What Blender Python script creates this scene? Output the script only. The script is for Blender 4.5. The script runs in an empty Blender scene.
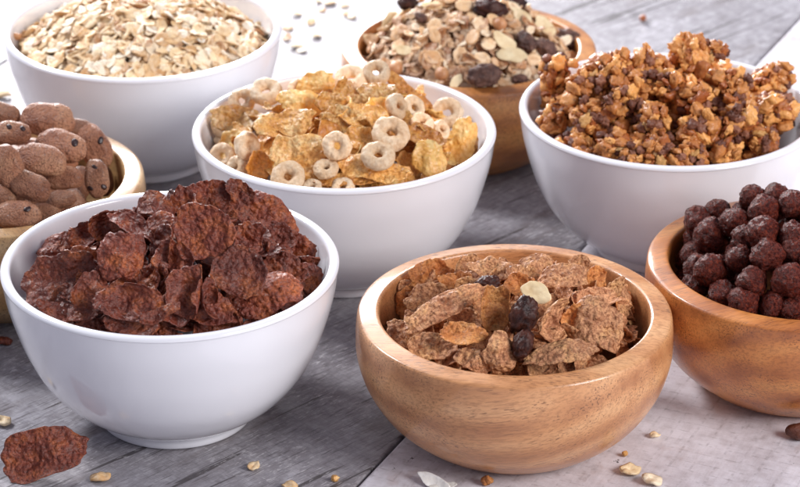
import bpy, math, random
import numpy as np
from mathutils import Vector, Matrix, noise
S = 0.01                      # all lengths below are in centimetres
rnd = random.Random(11)
sc = bpy.context.scene
COL = sc.collection
R = math.radians

# ------------------------------------------------------------------ camera
F, PITCH, CH = 2697.0, R(25.796), 56.36
cam_d = bpy.data.cameras.new('camera'); cam = bpy.data.objects.new('camera', cam_d); COL.objects.link(cam)
cam.location = (0, 0, CH*S); cam.rotation_euler = (R(90)-PITCH, 0, 0)
cam_d.sensor_width = 36; cam_d.lens = F*36/800; cam_d.clip_start = .05; cam_d.clip_end = 50
cam_d.dof.use_dof = True; cam_d.dof.focus_distance = 1.10; cam_d.dof.aperture_fstop = 20
sc.camera = cam
FW = np.array([0, math.cos(PITCH), -math.sin(PITCH)]); UP = np.array([0, math.sin(PITCH), math.cos(PITCH)])
def ray(px, py):
    d = FW + np.array([1, 0, 0])*(px-400)/F - UP*(py-243.5)/F
    return np.array([0, 0, CH]), d
def to_px(x, y, z):
    p = np.array([x, y, z-CH]); dep = p@FW
    return 400+F*p[0]/dep, 243.5-F*(p@UP)/dep
def on_table(px, py, z=0):
    o, d = ray(px, py); t = (z-o[2])/d[2]
    return o+d*t

# ------------------------------------------------------------------ node helpers
class NT:
    def __init__(s, name):
        s.m = bpy.data.materials.new(name); s.m.use_nodes = True
        s.t = s.m.node_tree; s.t.nodes.clear()
        s.out = s.n('ShaderNodeOutputMaterial'); s.b = s.n('ShaderNodeBsdfPrincipled')
        s.l(s.b.outputs[0], s.out.inputs[0])
        s.tc = s.n('ShaderNodeTexCoord'); s.oi = s.n('ShaderNodeObjectInfo')
    def n(s, k, **kw):
        x = s.t.nodes.new(k)
        for a, v in kw.items(): setattr(x, a, v)
        return x
    def l(s, a, b): s.t.links.new(a, b)
    def setv(s, sock, v):
        if hasattr(v, 'is_linked') or hasattr(v, 'links'): s.l(v, sock)
        else: sock.default_value = v
    def coord(s, scale=(1, 1, 1), rot=(0, 0, 0), rand=True):
        """object coordinates in centimetres, shifted per object"""
        mp = s.n('ShaderNodeMapping'); s.l(s.tc.outputs['Object'], mp.inputs[0])
        mp.inputs['Scale'].default_value = [100*c for c in scale]; mp.inputs['Rotation'].default_value = rot
        if not rand: return mp.outputs[0]
        ad = s.n('ShaderNodeVectorMath', operation='ADD')
        mu = s.n('ShaderNodeMath', operation='MULTIPLY'); s.l(s.oi.outputs['Random'], mu.inputs[0]); mu.inputs[1].default_value = 37
        s.l(mp.outputs[0], ad.inputs[0]); s.l(mu.outputs[0], ad.inputs[1])
        return ad.outputs[0]
    def noise(s, vec, scale, detail=3, rough=.55, dist=0):
        x = s.n('ShaderNodeTexNoise'); s.l(vec, x.inputs['Vector'])
        x.inputs['Scale'].default_value = scale; x.inputs['Detail'].default_value = detail
        x.inputs['Roughness'].default_value = rough; x.inputs['Distortion'].default_value = dist
        return x.outputs['Fac']
    def vor(s, vec, scale, feature='F1', out='Distance'):
        x = s.n('ShaderNodeTexVoronoi', feature=feature); s.l(vec, x.inputs['Vector']); x.inputs['Scale'].default_value = scale
        return x.outputs[out]
    def ramp(s, fac, stops, interp='LINEAR'):
        x = s.n('ShaderNodeValToRGB'); s.l(fac, x.inputs[0]); e = x.color_ramp.elements; x.color_ramp.interpolation = interp
        while len(e) < len(stops): e.new(.5)
        for k, (p, c) in enumerate(stops):
            e[k].position = p; e[k].color = (*c, 1) if hasattr(c, '__len__') else (c, c, c, 1)
        return x.outputs[0]
    def mix(s, f, a, b, mode='MIX'):
        x = s.n('ShaderNodeMix', data_type='RGBA', blend_type=mode)
        s.setv(x.inputs[0], f)
        for sock, v in ((x.inputs[6], a), (x.inputs[7], b)):
            if isinstance(v, tuple): v = (*v, 1) if len(v) == 3 else v
            s.setv(sock, v)
        return x.outputs[2]
    def math(s, op, a, b=0, clamp=False):
        x = s.n('ShaderNodeMath', operation=op, use_clamp=clamp); s.setv(x.inputs[0], a); s.setv(x.inputs[1], b)
        return x.outputs[0]
    def bump(s, h, strength, dist_cm, prev=None):
        x = s.n('ShaderNodeBump'); s.l(h, x.inputs['Height']); x.inputs['Strength'].default_value = strength
        x.inputs['Distance'].default_value = dist_cm*S
        if prev: s.l(prev, x.inputs['Normal'])
        return x.outputs[0]
    def fin(s, color, rough=.5, spec=.5, normal=None, sss=0, coat=0, coat_r=.1, sss_r=(1, .6, .4)):
        s.setv(s.b.inputs['Base Color'], (*color, 1) if isinstance(color, tuple) else color)
        s.setv(s.b.inputs['Roughness'], rough); s.setv(s.b.inputs['Specular IOR Level'], spec)
        if normal: s.l(normal, s.b.inputs['Normal'])
        if sss:
            s.b.inputs['Subsurface Weight'].default_value = sss; s.b.inputs['Subsurface Radius'].default_value = sss_r
            s.b.inputs['Subsurface Scale'].default_value = .0015
        s.b.inputs['Coat Weight'].default_value = coat; s.b.inputs['Coat Roughness'].default_value = coat_r
        return s.m

def m_ceramic():
    t = NT('glazed_porcelain'); v = t.coord()
    n = t.bump(t.noise(v, .35, 2), .12, .15)
    return t.fin((.86, .86, .90), .14, .5, n, coat=.6, coat_r=.05)
def m_flake(name, dark, mid, light, speck, rough, spec, light_cut=.62, bump=.6, coat=0, speckle=.5, grain=9):
    t = NT(name); v = t.coord()
    a = t.noise(v, 1.1, 4, .6); b = t.noise(v, grain, 4, .65); c = t.vor(v, 7.5); 
    col = t.ramp(a, [(.3, dark), (.5, mid), (light_cut, light)])
    col = t.mix(t.ramp(b, [(.42, 1.), (.56, 0.)]), col, speck)  if speckle > 0 else col
    # keep specks partial
    base = t.ramp(a, [(.3, dark), (.5, mid), (light_cut, light)])
    col = t.mix(speckle, base, col)
    rv = t.ramp(t.oi.outputs['Random'], [(0, .70), (1, 1.12)])
    col = t.mix(1.0, col, rv, 'MULTIPLY')
    sv = t.n('ShaderNodeTexVoronoi', feature='SMOOTH_F1'); t.l(v, sv.inputs['Vector']); sv.inputs['Scale'].default_value = 4.6; sv.inputs['Smoothness'].default_value = .6
    n1 = t.bump(t.noise(v, 2.4, 2, .5), bump*.5, .22)
    n2 = t.bump(t.math('SUBTRACT', 1, sv.outputs['Distance']), min(1, bump*.9), .20, n1)
    n3 = t.bump(t.noise(v, 7.5, 3, .6), min(1, bump), .11, n2)
    n3 = t.bump(t.noise(v, grain*3.2, 2, .6), bump*.6, .02, n3)
    return t.fin(col, t.ramp(b, [(.3, max(.05, rough-.16)), (.7, min(1, rough+.16))]), spec, n3, sss=.0, coat=coat, coat_r=.22)
def m_wood(name, pale, mid, dark, seed, rough=.42, ang=0.):
    t = NT(name)
    mp = t.n('ShaderNodeMapping'); t.l(t.tc.outputs['Object'], mp.inputs[0])
    mp.inputs['Rotation'].default_value = (0.10, 0.16, ang); 
    m2 = t.n('ShaderNodeMapping'); t.l(mp.outputs[0], m2.inputs[0]); m2.inputs['Scale'].default_value = (12, 100, 100); m2.inputs['Location'].default_value = (seed, seed*2, seed*3)
    v = m2.outputs[0]
    w = t.n('ShaderNodeTexWave', wave_type='RINGS', rings_direction='X'); t.l(v, w.inputs['Vector'])
    w.inputs['Scale'].default_value = .20; w.inputs['Distortion'].default_value = 4.5; w.inputs['Detail'].default_value = 3; w.inputs['Detail Scale'].default_value = .5
    g = t.noise(v, 1.0, 3, .5); fine = t.noise(v, 11, 5, .68)
    col = t.ramp(t.math('ADD', t.math('MULTIPLY', w.outputs['Fac'], .26), t.math('MULTIPLY', g, .72)), [(.25, dark), (.52, mid), (.85, pale)])
    col = t.mix(t.ramp(fine, [(.40, .42), (.54, 0.)]), col, tuple(c*.62 for c in dark))
    # pores: short dark dashes along the grain
    m3 = t.n('ShaderNodeMapping'); t.l(mp.outputs[0], m3.inputs[0]); m3.inputs['Scale'].default_value = (190, 1900, 1500)
    po = t.noise(m3.outputs[0], 1.0, 1, .4)
    pf = t.ramp(po, [(.61, 0.), (.65, 1.)])
    pf = t.math('MULTIPLY', pf, t.ramp(t.noise(v, .9, 2), [(.42, .05), (.6, .75)]))
    col = t.mix(pf, col, tuple(c*.30 for c in dark))
    n = t.bump(fine, .14, .04); n = t.bump(t.math('SUBTRACT', 1, pf), .4, .02, n)
    return t.fin(col, t.ramp(fine, [(.3, rough-.08), (.7, rough+.1)]), .5, n, coat=.5, coat_r=.10)

M = {}
M['ceramic'] = m_ceramic()
M['wood_pale'] = m_wood('pale_acacia_wood', (.76, .43, .21), (.63, .30, .125), (.42, .165, .058), 1.3, ang=.15)
M['wood_red'] = m_wood('warm_acacia_wood', (.74, .33, .095), (.58, .205, .048), (.33, .092, .020), 5.1, ang=-.25)
M['wood_back'] = m_wood('tan_acacia_wood', (.72, .36, .12), (.58, .235, .065), (.34, .115, .03), 8.7, ang=.4)
M['wood_side'] = m_wood('honey_acacia_wood', (.62, .42, .22), (.52, .31, .13), (.38, .19, .07), 3.9, ang=.9)
M['choc'] = m_flake('chocolate_flake_crumb', (.130, .025, .014), (.265, .062, .033), (.50, .135, .040), (.080, .017, .011), .38, .42, .70, .8, coat=.06, speckle=.55, grain=9)
M['bran'] = m_flake('bran_flake_crumb', (.42, .17, .078), (.76, .38, .19), (.87, .47, .20), (.25, .075, .030), .55, .28, .70, .8, speckle=.66, grain=9)
M['bran_orange'] = m_flake('toasted_bran_crumb', (.44, .14, .045), (.72, .28, .085), (.86, .42, .14), (.26, .07, .024), .5, .32, .7, .7, speckle=.5, grain=11)
M['corn'] = m_flake('corn_flake_crumb', (.70, .30, .065), (.88, .47, .13), (.94, .68, .32), (.54, .19, .035), .3, .5, .66, .6, coat=.25, speckle=.6, grain=9)
M['corn_yellow'] = m_flake('yellow_corn_crumb', (.86, .38, .06), (.93, .52, .13), (.95, .68, .28), (.76, .30, .05), .32, .5, .66, .5, coat=.25, speckle=.4, grain=6)
M['corn_orange'] = m_flake('orange_corn_crumb', (.58, .20, .035), (.76, .32, .06), (.86, .46, .13), (.40, .12, .025), .36, .5, .66, .6, coat=.2, speckle=.5, grain=7)
M['ring'] = m_flake('oat_ring_crumb', (.82, .53, .30), (.92, .68, .44), (.95, .79, .58), (.68, .40, .20), .5, .4, .7, .35, speckle=.4, grain=8)
def m_ball():
    t = NT('chocolate_ball_crumb'); v = t.coord()
    b = t.noise(v, 5.5, 5, .65)
    col = t.ramp(b, [(.34, (.030, .003, .002)), (.48, (.092, .011, .006)), (.62, (.20, .030, .012)), (.78, (.40, .10, .035))])
    n = t.bump(t.noise(v, 3.5, 3), .7, .2); n = t.bump(b, 1., .14, n); n = t.bump(t.noise(v, 15, 3), .8, .04, n)
    return t.fin(col, t.ramp(b, [(.35, .20), (.65, .34)]), .3, n)
M['ball'] = m_ball()
def m_pillow():
    t = NT('chocolate_pillow_crust'); v = t.coord()
    b = t.noise(v, 6, 4, .6); c = t.vor(v, 5.5)
    col = t.ramp(t.noise(v, .9, 3), [(.3, (.30, .105, .050)), (.5, (.47, .20, .105)), (.72, (.62, .32, .18))])
    col = t.mix(t.ramp(c, [(.10, .75), (.17, 0.)]), col, (.11, .035, .022))
    rv = t.ramp(t.oi.outputs['Random'], [(0, .82), (1, 1.12)]); col = t.mix(1.0, col, rv, 'MULTIPLY')
    col = t.mix(t.ramp(t.noise(v, 14, 3, .6), [(.36, .6), (.46, 0.)]), col, (.13, .045, .028)); col = t.mix(t.ramp(b, [(.56, 0.), (.7, .4)]), col, (.52, .27, .18))
    n = t.bump(t.noise(v, 2.2, 3), .5, .22); n = t.bump(b, 1., .11, n); n = t.bump(t.noise(v, 12, 3), 1., .09, n)
    return t.fin(col, t.ramp(b, [(.3, .34), (.7, .66)]), .5, n, coat=.12, coat_r=.25)
M['pillow'] = m_pillow()
def m_simple(name, c1, c2, scale, rough, spec=.5, bump=.5, coat=0, var=(.8, 1.15), bscale=None):
    t = NT(name); v = t.coord()
    col = t.ramp(t.noise(v, scale, 4, .6), [(.35, c1), (.65, c2)])
    rv = t.ramp(t.oi.outputs['Random'], [(0, var[0]), (1, var[1])]); col = t.mix(1.0, col, rv, 'MULTIPLY')
    return t.fin(col, rough, spec, t.bump(t.noise(v, bscale or scale*2, 4, .6), bump, .08), coat=coat, coat_r=.2)
M['chip'] = m_simple('dark_chocolate', (.018, .006, .006), (.035, .012, .010), 4, .35)
M['raisin'] = m_simple('raisin_skin', (.020, .005, .004), (.085, .024, .014), 3, .40, .3, .9, 0)
M['raisin_dusty'] = m_simple('dusty_raisin_skin', (.055, .023, .018), (.20, .10, .07), 3, .6, .4, .8)
M['almond'] = m_simple('almond_flesh', (.74, .55, .30), (.86, .72, .46), 1.5, .4, .5, .2)
M['gran_o'] = m_simple('toasted_granola', (.44, .155, .035), (.76, .37, .12), 2.2, .36, .55, .9, .25, bscale=6)
M['gran_b'] = m_simple('cocoa_crisp', (.11, .035, .024), (.24, .10, .065), 3, .42, .5, .6, .15)
M['gran_c'] = m_simple('pale_granola', (.64, .38, .14), (.80, .56, .27), 3, .38, .5, .5, .2)
def m_granola(name, c1, c2, rough, coat):
    t = NT(name); v = t.coord(); at = t.n('ShaderNodeAttribute', attribute_name='tint')
    f = t.math('ADD', t.math('MULTIPLY', at.outputs['Fac'], .62), t.math('MULTIPLY', t.noise(v, 4, 4, .6), .38))
    col = t.ramp(f, [(.2, c1), (.5, tuple((a+b)/2 for a, b in zip(c1, c2))), (.8, c2)])
    n = t.bump(t.noise(v, 5, 4, .6), .9, .1); n = t.bump(t.noise(v, 16, 3, .6), .7, .035, n)
    return t.fin(col, rough, .4, n, coat=coat, coat_r=.2)
M['gran_o'] = m_granola('toasted_granola', (.38, .095, .018), (.95, .45, .13), .38, .3)
M['gran_b'] = m_granola('cocoa_crisp', (.12, .036, .020), (.34, .135, .075), .42, .1)
M['gran_c'] = m_granola('pale_granola', (.62, .31, .09), (.88, .58, .27), .4, .1)
def m_oat(name, stops):
    t = NT(name); v = t.coord()
    col = t.ramp(t.oi.outputs['Random'], stops)
    col = t.mix(t.ramp(t.noise(v, 3.2, 4, .6), [(.42, .0), (.68, .45)]), col, (.88, .76, .58))
    col = t.mix(t.ramp(t.noise(v, 2.2, 3, .5), [(.34, .55), (.46, .0)]), col, (.52, .28, .12))
    return t.fin(col, .5, .4, t.bump(t.noise(v, 6, 4, .6), .6, .07))
M['oat'] = m_oat('rolled_oat', [(0, (.40, .18, .065)), (.22, (.68, .42, .19)), (.6, (.86, .65, .38)), (1, (.92, .84, .70))])
M['oat_toast'] = m_oat('toasted_oat', [(0, (.34, .125, .045)), (.35, (.60, .31, .13)), (.7, (.80, .52, .27)), (1, (.90, .76, .56))])
def m_oatmass(name, stops):     # the same oats, coloured flake by flake through a mesh attribute
    t = NT(name); v = t.coord(rand=False)
    at = t.n('ShaderNodeAttribute', attribute_name='tint')
    col = t.ramp(at.outputs['Fac'], stops)
    col = t.mix(t.ramp(t.noise(v, 3.2, 4, .6), [(.42, .0), (.68, .45)]), col, (.88, .76, .58))
    return t.fin(col, .5, .4, t.bump(t.noise(v, 6, 4, .6), .6, .07))
M['oat_mass'] = m_oatmass('rolled_oat_mass', [(0, (.40, .18, .065)), (.22, (.68, .42, .19)), (.6, (.86, .65, .38)), (1, (.92, .84, .70))])
M['oat_mass_toast'] = m_oatmass('toasted_oat_mass', [(0, (.30, .13, .06)), (.35, (.52, .29, .14)), (.7, (.70, .46, .26)), (1, (.84, .70, .52))])
M['coconut'] = m_simple('dried_coconut', (.78, .74, .68), (.86, .84, .80), 3, .5)
M['nut'] = m_simple('roast_hazelnut', (.40, .17, .07), (.58, .30, .14), 2, .42, .5, .3)

def m_plank(name, grey):
    """weathered board; grain runs along the object's Y axis"""
    t = NT(name)
    def vec(sx, sy, loc=0):
        rt = t.n('ShaderNodeVectorRotate', rotation_type='Z_AXIS'); t.l(t.tc.outputs['Object'], rt.inputs['Vector']); rt.inputs['Angle'].default_value = R(20 if grey else 0)
        mp = t.n('ShaderNodeMapping'); t.l(rt.outputs[0], mp.inputs[0]); mp.inputs['Scale'].default_value = (100*sx, 100*sy, 100)
        mp.inputs['Location'].default_value = (loc, loc*.7, 0); return mp.outputs[0]
    st = t.noise(vec(4.5, .55), 1.0, 6, .75, .5)           # long streaks
    fi = t.noise(vec(16, 1.3, 3), 1.0, 5, .75, .2)          # hair fine fibres
    cl = t.noise(vec(.10, .06, 5), 1.0, 4, .6)            # large clouds
    cr = t.noise(vec(1.0, 6.5, 9), 1.0, 3, .6)            # saw marks across the grain
    mt = t.noise(vec(1.0, 1.0, 7), 1.3, 5, .65)
    if grey:
        a = t.math('ADD', t.math('MULTIPLY', st, .24), t.math('ADD', t.math('MULTIPLY', cl, .30), t.math('ADD', t.math('MULTIPLY', fi, .22), t.math('MULTIPLY', mt, .24))))
        col = t.ramp(a, [(.36, (.105, .092, .10)), (.43, (.20, .182, .194)), (.52, (.315, .298, .32)), (.64, (.53, .515, .56))])
        col = t.mix(t.ramp(mt, [(.54, 0.), (.70, .35)]), col, (.46, .44, .455))
        ck = t.ramp(t.noise(vec(2.4, .10, 61), 1.0, 2, .4), [(.333, .8), (.347, 0.)])
        col = t.mix(ck, col, (.05, .04, .04))
        wf = t.ramp(t.noise(vec(9, 1.6, 31), 1.0, 4, .7), [(.56, 0.), (.63, .8)])       # rubbed white flecks along the grain
        col = t.mix(t.math('MULTIPLY', wf, t.ramp(t.noise(vec(.35, .25, 41), 1.0, 3), [(.38, .1), (.6, 1.)])), col, (.66, .64, .66))
        col = t.mix(t.ramp(t.noise(vec(7, .5, 51), 1.0, 3, .6), [(.36, .6), (.40, 0.)]), col, (.09, .075, .08))
        col = t.mix(t.ramp(t.noise(vec(.5, .12, 21), 1.0, 3), [(.30, .5), (.42, 0.)]), col, (.13, .095, .082))
    else:
        a = t.math('ADD', t.math('MULTIPLY', st, .18), t.math('ADD', t.math('MULTIPLY', cl, .40), t.math('MULTIPLY', mt, .42)))
        col = t.ramp(a, [(.34, (.36, .32, .33)), (.43, (.61, .575, .61)), (.54, (.76, .735, .79)), (.75, (.85, .84, .90))])
        # cross-hatched cloth-like print lines in the paint
        for sx, sy, lo in ((.85, .10, 2), (.12, 1.0, 6)):
            vv = vec(sx, sy, lo)
            w = t.n('ShaderNodeTexWave', bands_direction='X' if sx > sy else 'Y'); t.l(vv, w.inputs['Vector'])
            w.inputs['Scale'].default_value = .42; w.inputs['Distortion'].default_value = 1.6; w.inputs['Detail'].default_value = 3; w.inputs['Detail Scale'].default_value = 2.5
            ln = t.ramp(w.outputs['Fac'], [(.015, 1.), (.055, 0.)])
            ln = t.math('MULTIPLY', ln, t.ramp(t.noise(vec(3, 3, lo), 1.0, 3), [(.46, 0.), (.66, .33)]))
            col = t.mix(ln, col, (.20, .175, .18))
        pk = t.ramp(t.noise(vec(.35, .22, 15), 1.0, 4, .6), [(.60, 0.), (.70, .45)])
        col = t.mix(pk, col, (.47, .33, .29))
    d = t.vor(vec(.62, .5, 13), 1.0)
    d = t.math('ADD', d, t.math('MULTIPLY', t.noise(vec(6, 4, 1), 1.0, 4), .30))
    col = t.mix(t.ramp(d, [(.20, .92), (.22, 0.)] if not grey else [(.165, .8), (.18, 0.)]), col, (.03, .026, .03))
    crf = t.ramp(cr, [(.35, .22 if grey else .06), (.5, 0.)]); col = t.mix(crf, col, (.10, .09, .095))
    n = t.bump(st, .22 if grey else .15, .08); n = t.bump(fi, .35 if grey else .12, .03, n); n = t.bump(mt, .2, .06, n)
    return t.fin(col, t.ramp(fi, [(.3, .38), (.7, .56)]), .5, n)
M['plank_grey'] = m_plank('weathered_grey_plank', True)
M['plank_white'] = m_plank('whitewashed_plank', False)
t_ = NT('dark_gap'); M['gap'] = t_.fin((.02, .018, .018), .8)

# ------------------------------------------------------------------ mesh helpers
def mesh(name, v, f, mats, mi=None, smooth=True):
    me = bpy.data.meshes.new(name); me.from_pydata([tuple(p) for p in (np.asarray(v)*S)], [], [tuple(int(i) for i in q) for q in f])
    for m in mats: me.materials.append(m)
    if mi is not None: me.polygons.foreach_set('material_index', np.asarray(mi, dtype=np.int32))
    me.polygons.foreach_set('use_smooth', [smooth]*len(me.polygons)); me.update()
    return me
def obj(name, me, parent=None, loc=(0, 0, 0), rot=None, scale=None):
    o = bpy.data.objects.new(name, me); COL.objects.link(o)
    o.location = [c*S for c in loc]
    if rot is not None: o.rotation_mode = 'QUATERNION'; o.rotation_quaternion = rot
    if scale is not None: o.scale = scale if hasattr(scale, '__len__') else (scale,)*3
    if parent: o.parent = parent
    return o
def tag(o, label, cat, group=None, kind=None):
    if kind: o['kind'] = kind
    if label: o['label'] = label
    if cat: o['category'] = cat
    if group: o['group'] = group
    return o
def lathe(prof, seg=128):
    v = []; f = []; n = len(prof)
    for k in range(seg):
        a = 2*math.pi*k/seg
        for r, z in prof: v.append((r*math.cos(a), r*math.sin(a), z))
    for k in range(seg):
        for j in range(n-1):
            a, b = k*n+j, ((k+1) % seg)*n+j
            f.append((a, b, b+1, a+1))
    return v, f
def smoothp(pts, n=6):       # Catmull-Rom through the profile points
    out = []
    P = [pts[0]]+list(pts)+[pts[-1]]
    for i in range(1, len(P)-2):
        p0, p1, p2, p3 = [np.array(q, float) for q in P[i-1:i+3]]
        for k in range(n):
            t = k/n
            out.append(tuple(.5*((2*p1)+(-p0+p2)*t+(2*p0-5*p1+4*p2-p3)*t*t+(-p0+3*p1-3*p2+p3)*t**3)))
    out.append(pts[-1]); return out
def basis(nrm, roll):
    """rotation whose local Z is nrm and whose local X is the screen's right, rolled"""
    z = Vector(nrm).normalized(); x = Vector((1, 0, 0))
    x = (x - z*x.dot(z))
    if x.length < .2: x = Vector((0, 1, 0)) - z*z.y
    x.normalize(); y = z.cross(x)
    m = Matrix((x, y, z)).transposed() @ Matrix.Rotation(roll, 3, 'Z')
    return m.to_quaternion()
def nrm(az, el):             # az 0 faces the camera, positive turns to the right; el 90 lies flat
    a, e = R(az), R(el)
    return (math.sin(a)*math.cos(e), -math.cos(a)*math.cos(e), math.sin(e))

def nz(p, s, o): return noise.noise(Vector((p[0]*s+o, p[1]*s-o*.7, p[2]*s+o*1.3)))

# ------------------------------------------------------------------ flakes
def flake_mesh(name, rg, w, h, mat, curl=.5, axis=None, crumple=.14, jag=.08, th=.06, fold=0., square=0., bite=0., rings=14, seg=52, blister=.05):
    o = rg.uniform(0, 500); axis = rg.uniform(0, math.pi) if axis is None else axis; curl *= 1.7; crumple *= 1.05; blister *= 1.0
    ph = [rg.uniform(0, 6.28) for _ in range(6)]; am = [rg.uniform(.3, 1)*c for c in (.09, .07, .06, .035, .03, .02)]
    ba = rg.uniform(0, 6.28)
    P = [(0., 0.)]
    for i in range(1, rings+1):
        u = i/rings
        for k in range(seg):
            a = 2*math.pi*k/seg
            r = 1+sum(am[j]*math.cos((j+2)*a+ph[j]) for j in range(6))
            c, s_ = abs(math.cos(a)), abs(math.sin(a))
            r *= (1-square)+square*min(1.28, 1/max(c, s_))
            e = noise.noise(Vector((math.cos(a)*3.5+o, math.sin(a)*3.5, o)))+.6*noise.noise(Vector((math.cos(a)*9+o, math.sin(a)*9, o)))
            r *= 1+jag*e*1.6*u
            if bite: 
                d = (a-ba+math.pi) % (2*math.pi)-math.pi
                r *= 1-bite*math.exp(-(d/.42)**2)*u**1.5
            P.append((u*r*math.cos(a)*w/2, u*r*math.sin(a)*h/2))
    P = np.array(P); n = len(P)
    ca, sa = math.cos(axis), math.sin(axis)
    t = P[:, 0]*ca+P[:, 1]*sa; q = -P[:, 0]*sa+P[:, 1]*ca
    L = max(w, h)/2
    k = curl/L+1e-6                      # bend so that the edge turns by 'curl' radians
    kk = k*(1+fold*np.clip(t/L, 0, 1)**2)
    X = np.sin(t*kk)/kk; Z = (1-np.cos(t*kk))/kk
    Z = Z+.25*curl/L*q*q*(.6+.5*math.sin(o))
    x = X*ca-q*sa; y = X*sa+q*ca
    cr = np.array([noise.noise(Vector((a*.9/L*1.1+o, b*.9/L*1.1, o*.3)))*crumple*2.2*L + noise.noise(Vector((a*2.0+o, b*2.0, o)))*crumple*.9 +
                   noise.noise(Vector((a*5+o, b*5, 3.1)))*blister*1.2 + abs(noise.noise(Vector((a*9+o, b*9, 7.7))))*blister*.8 for a, b in P])
    lo = np.array([noise.noise(Vector((a*6-o, b*6, 9.4)))*blister for a, b in P])
    Z = Z+cr
    Z -= Z.mean()
    top = np.stack([x, y, Z], 1)
    # normals by finite rings
    f = []
    for kx in range(seg): f.append((0, 1+kx, 1+(kx+1) % seg))
    for i in range(1, rings):
        for kx in range(seg):
            a = 1+(i-1)*seg+kx; b = 1+(i-1)*seg+(kx+1) % seg
            f.append((a, a+seg, b+seg, b))
    N = np.zeros((n, 3))
    for q_ in f:
        nn = np.cross(top[q_[1]]-top[q_[0]], top[q_[2]]-top[q_[0]])
        for i_ in q_: N[i_] += nn
    N /= np.linalg.norm(N, axis=1)[:, None]+1e-9
    uu = np.concatenate([[0], np.repeat(np.arange(1, rings+1)/rings, seg)])
    thk = th*(1-.45*uu**6)*(1+.5*lo/blister*.4)
    up = top+N*thk[:, None]/2; dn = top-N*thk[:, None]/2+N*lo[:, None]*.6
    v = np.concatenate([up, dn]); ff = list(f)+[tuple(n+i for i in reversed(q_)) for q_ in f]
    b0 = 1+(rings-1)*seg
    for kx in range(seg):
        a, b = b0+kx, b0+(kx+1) % seg; ff.append((a, a+n, b+n, b))
    return mesh(name, v, ff, [mat])

# ------------------------------------------------------------------ lumps (icosphere variants)
import bmesh
def ico(sub):
    bm = bmesh.new(); bmesh.ops.create_icosphere(bm, subdivisions=sub, radius=1)
    v = np.array([p.co[:] for p in bm.verts]); f = [tuple(q.index for q in p.verts) for p in bm.faces]; bm.free(); return v, f
ICO2, ICO3, ICO4 = ico(2), ico(3), ico(4)
def lump(base, o, amps, ridge=0, rs=3):
    v, f = base; out = v.copy()
    for i, p in enumerate(v):
        d = sum(a*noise.noise(Vector(p)*s+Vector((o, o*.3, -o))) for s, a in amps)
        if ridge: d -= ridge*(1-abs(noise.noise(Vector((p[0]*rs*.6+o, p[1]*rs, p[2]*rs+o)))*2.2))**3
        out[i] = p*(1+d)
    return out, f

# ------------------------------------------------------------------ bowls
HW, HO, RO = 7.20, 5.68, 6.53
def white_profile():
    out = smoothp([(3.05, .02), (3.18, .07), (3.22, .25), (3.34, .48), (3.95, .84), (4.72, 1.45), (5.3, 2.1), (5.77, 2.8), (6.2, 3.75), (6.5, 4.65), (6.80, 5.8), (6.96, 6.85), (6.995, 7.0)], 6)
    rim = [(7.0-.22+.22*math.cos(R(a)), 7.02+.18*math.sin(R(a))) for a in (0, 20, 40, 60, 80, 100, 120, 140, 160)]
    inn = smoothp([(6.55, 6.98), (6.44, 6.5), (6.16, 5.6), (5.6, 4.2), (4.7, 2.8), (3.4, 1.6), (1.8, 1.05), (.02, .95)], 6)
    return out[:-1]+rim+inn
WP = white_profile()
def wood_profile():
    out = smoothp([(.02, 0), (3.3, .0), (3.62, .05), (4.3, .42), (5.35, 1.35), (6.12, 2.55), (6.50, 3.75), (6.54, 4.7), (6.50, 5.3), (6.47, 5.5)], 6)
    rim = [(6.44, 5.555), (6.39, 5.592), (6.30, 5.612), (6.05, 5.648), (5.86, 5.672), (5.72, 5.688), (5.66, 5.684), (5.61, 5.655), (5.575, 5.60), (5.56, 5.5)]
    inn = smoothp([(5.55, 5.3), (5.52, 4.6), (5.3, 3.4), (4.5, 2.0), (3.0, 1.05), (.02, .8)], 6)
    return out+rim+inn
OP = wood_profile()
foot_prof = smoothp([(2.75, .02), (2.80, -.0), (3.08, -.0), (3.24, .05), (3.30, .18), (3.33, .36), (3.38, .50)], 4)
def shell(prof, a, b):
    """the profile's outside up to index a and inside from index b as one mesh, the rim between them as another"""
    v1, f1 = lathe(prof[:a+1], 144); v2, f2 = lathe(prof[b:], 144); n = len(v1)
    return (v1+v2, f1+[tuple(n+i for i in q) for q in f2]), lathe(prof[a:b+1], 144)
ia = next(i for i, p in enumerate(WP) if p[1] >= 6.9 and p[0] > 6.9); ib = next(i for i in range(ia+5, len(WP)) if WP[i][1] < 6.75)
ja = next(i for i, p in enumerate(OP) if p[1] >= 5.495); jb = next(i for i in range(ja+5, len(OP)) if OP[i][1] < 5.4)
wb, wr_ = shell(WP, ia, ib); ob, or_ = shell(OP, ja, jb)
me_white = mesh('bowl_body', *wb, [M['ceramic']]); me_wrim = mesh('rim', *wr_, [M['ceramic']])
me_foot = mesh('foot_ring', *lathe(foot_prof, 96), [M['ceramic']])
INW = sorted((p[1], p[0]) for p in WP[ib:]); INO = sorted((p[1], p[0]) for p in OP[jb:])
def r_in(k, z):
    t = INW if BW[k][2] == 'w' else INO
    return np.interp(z, [q[0] for q in t], [q[1] for q in t])
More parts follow.
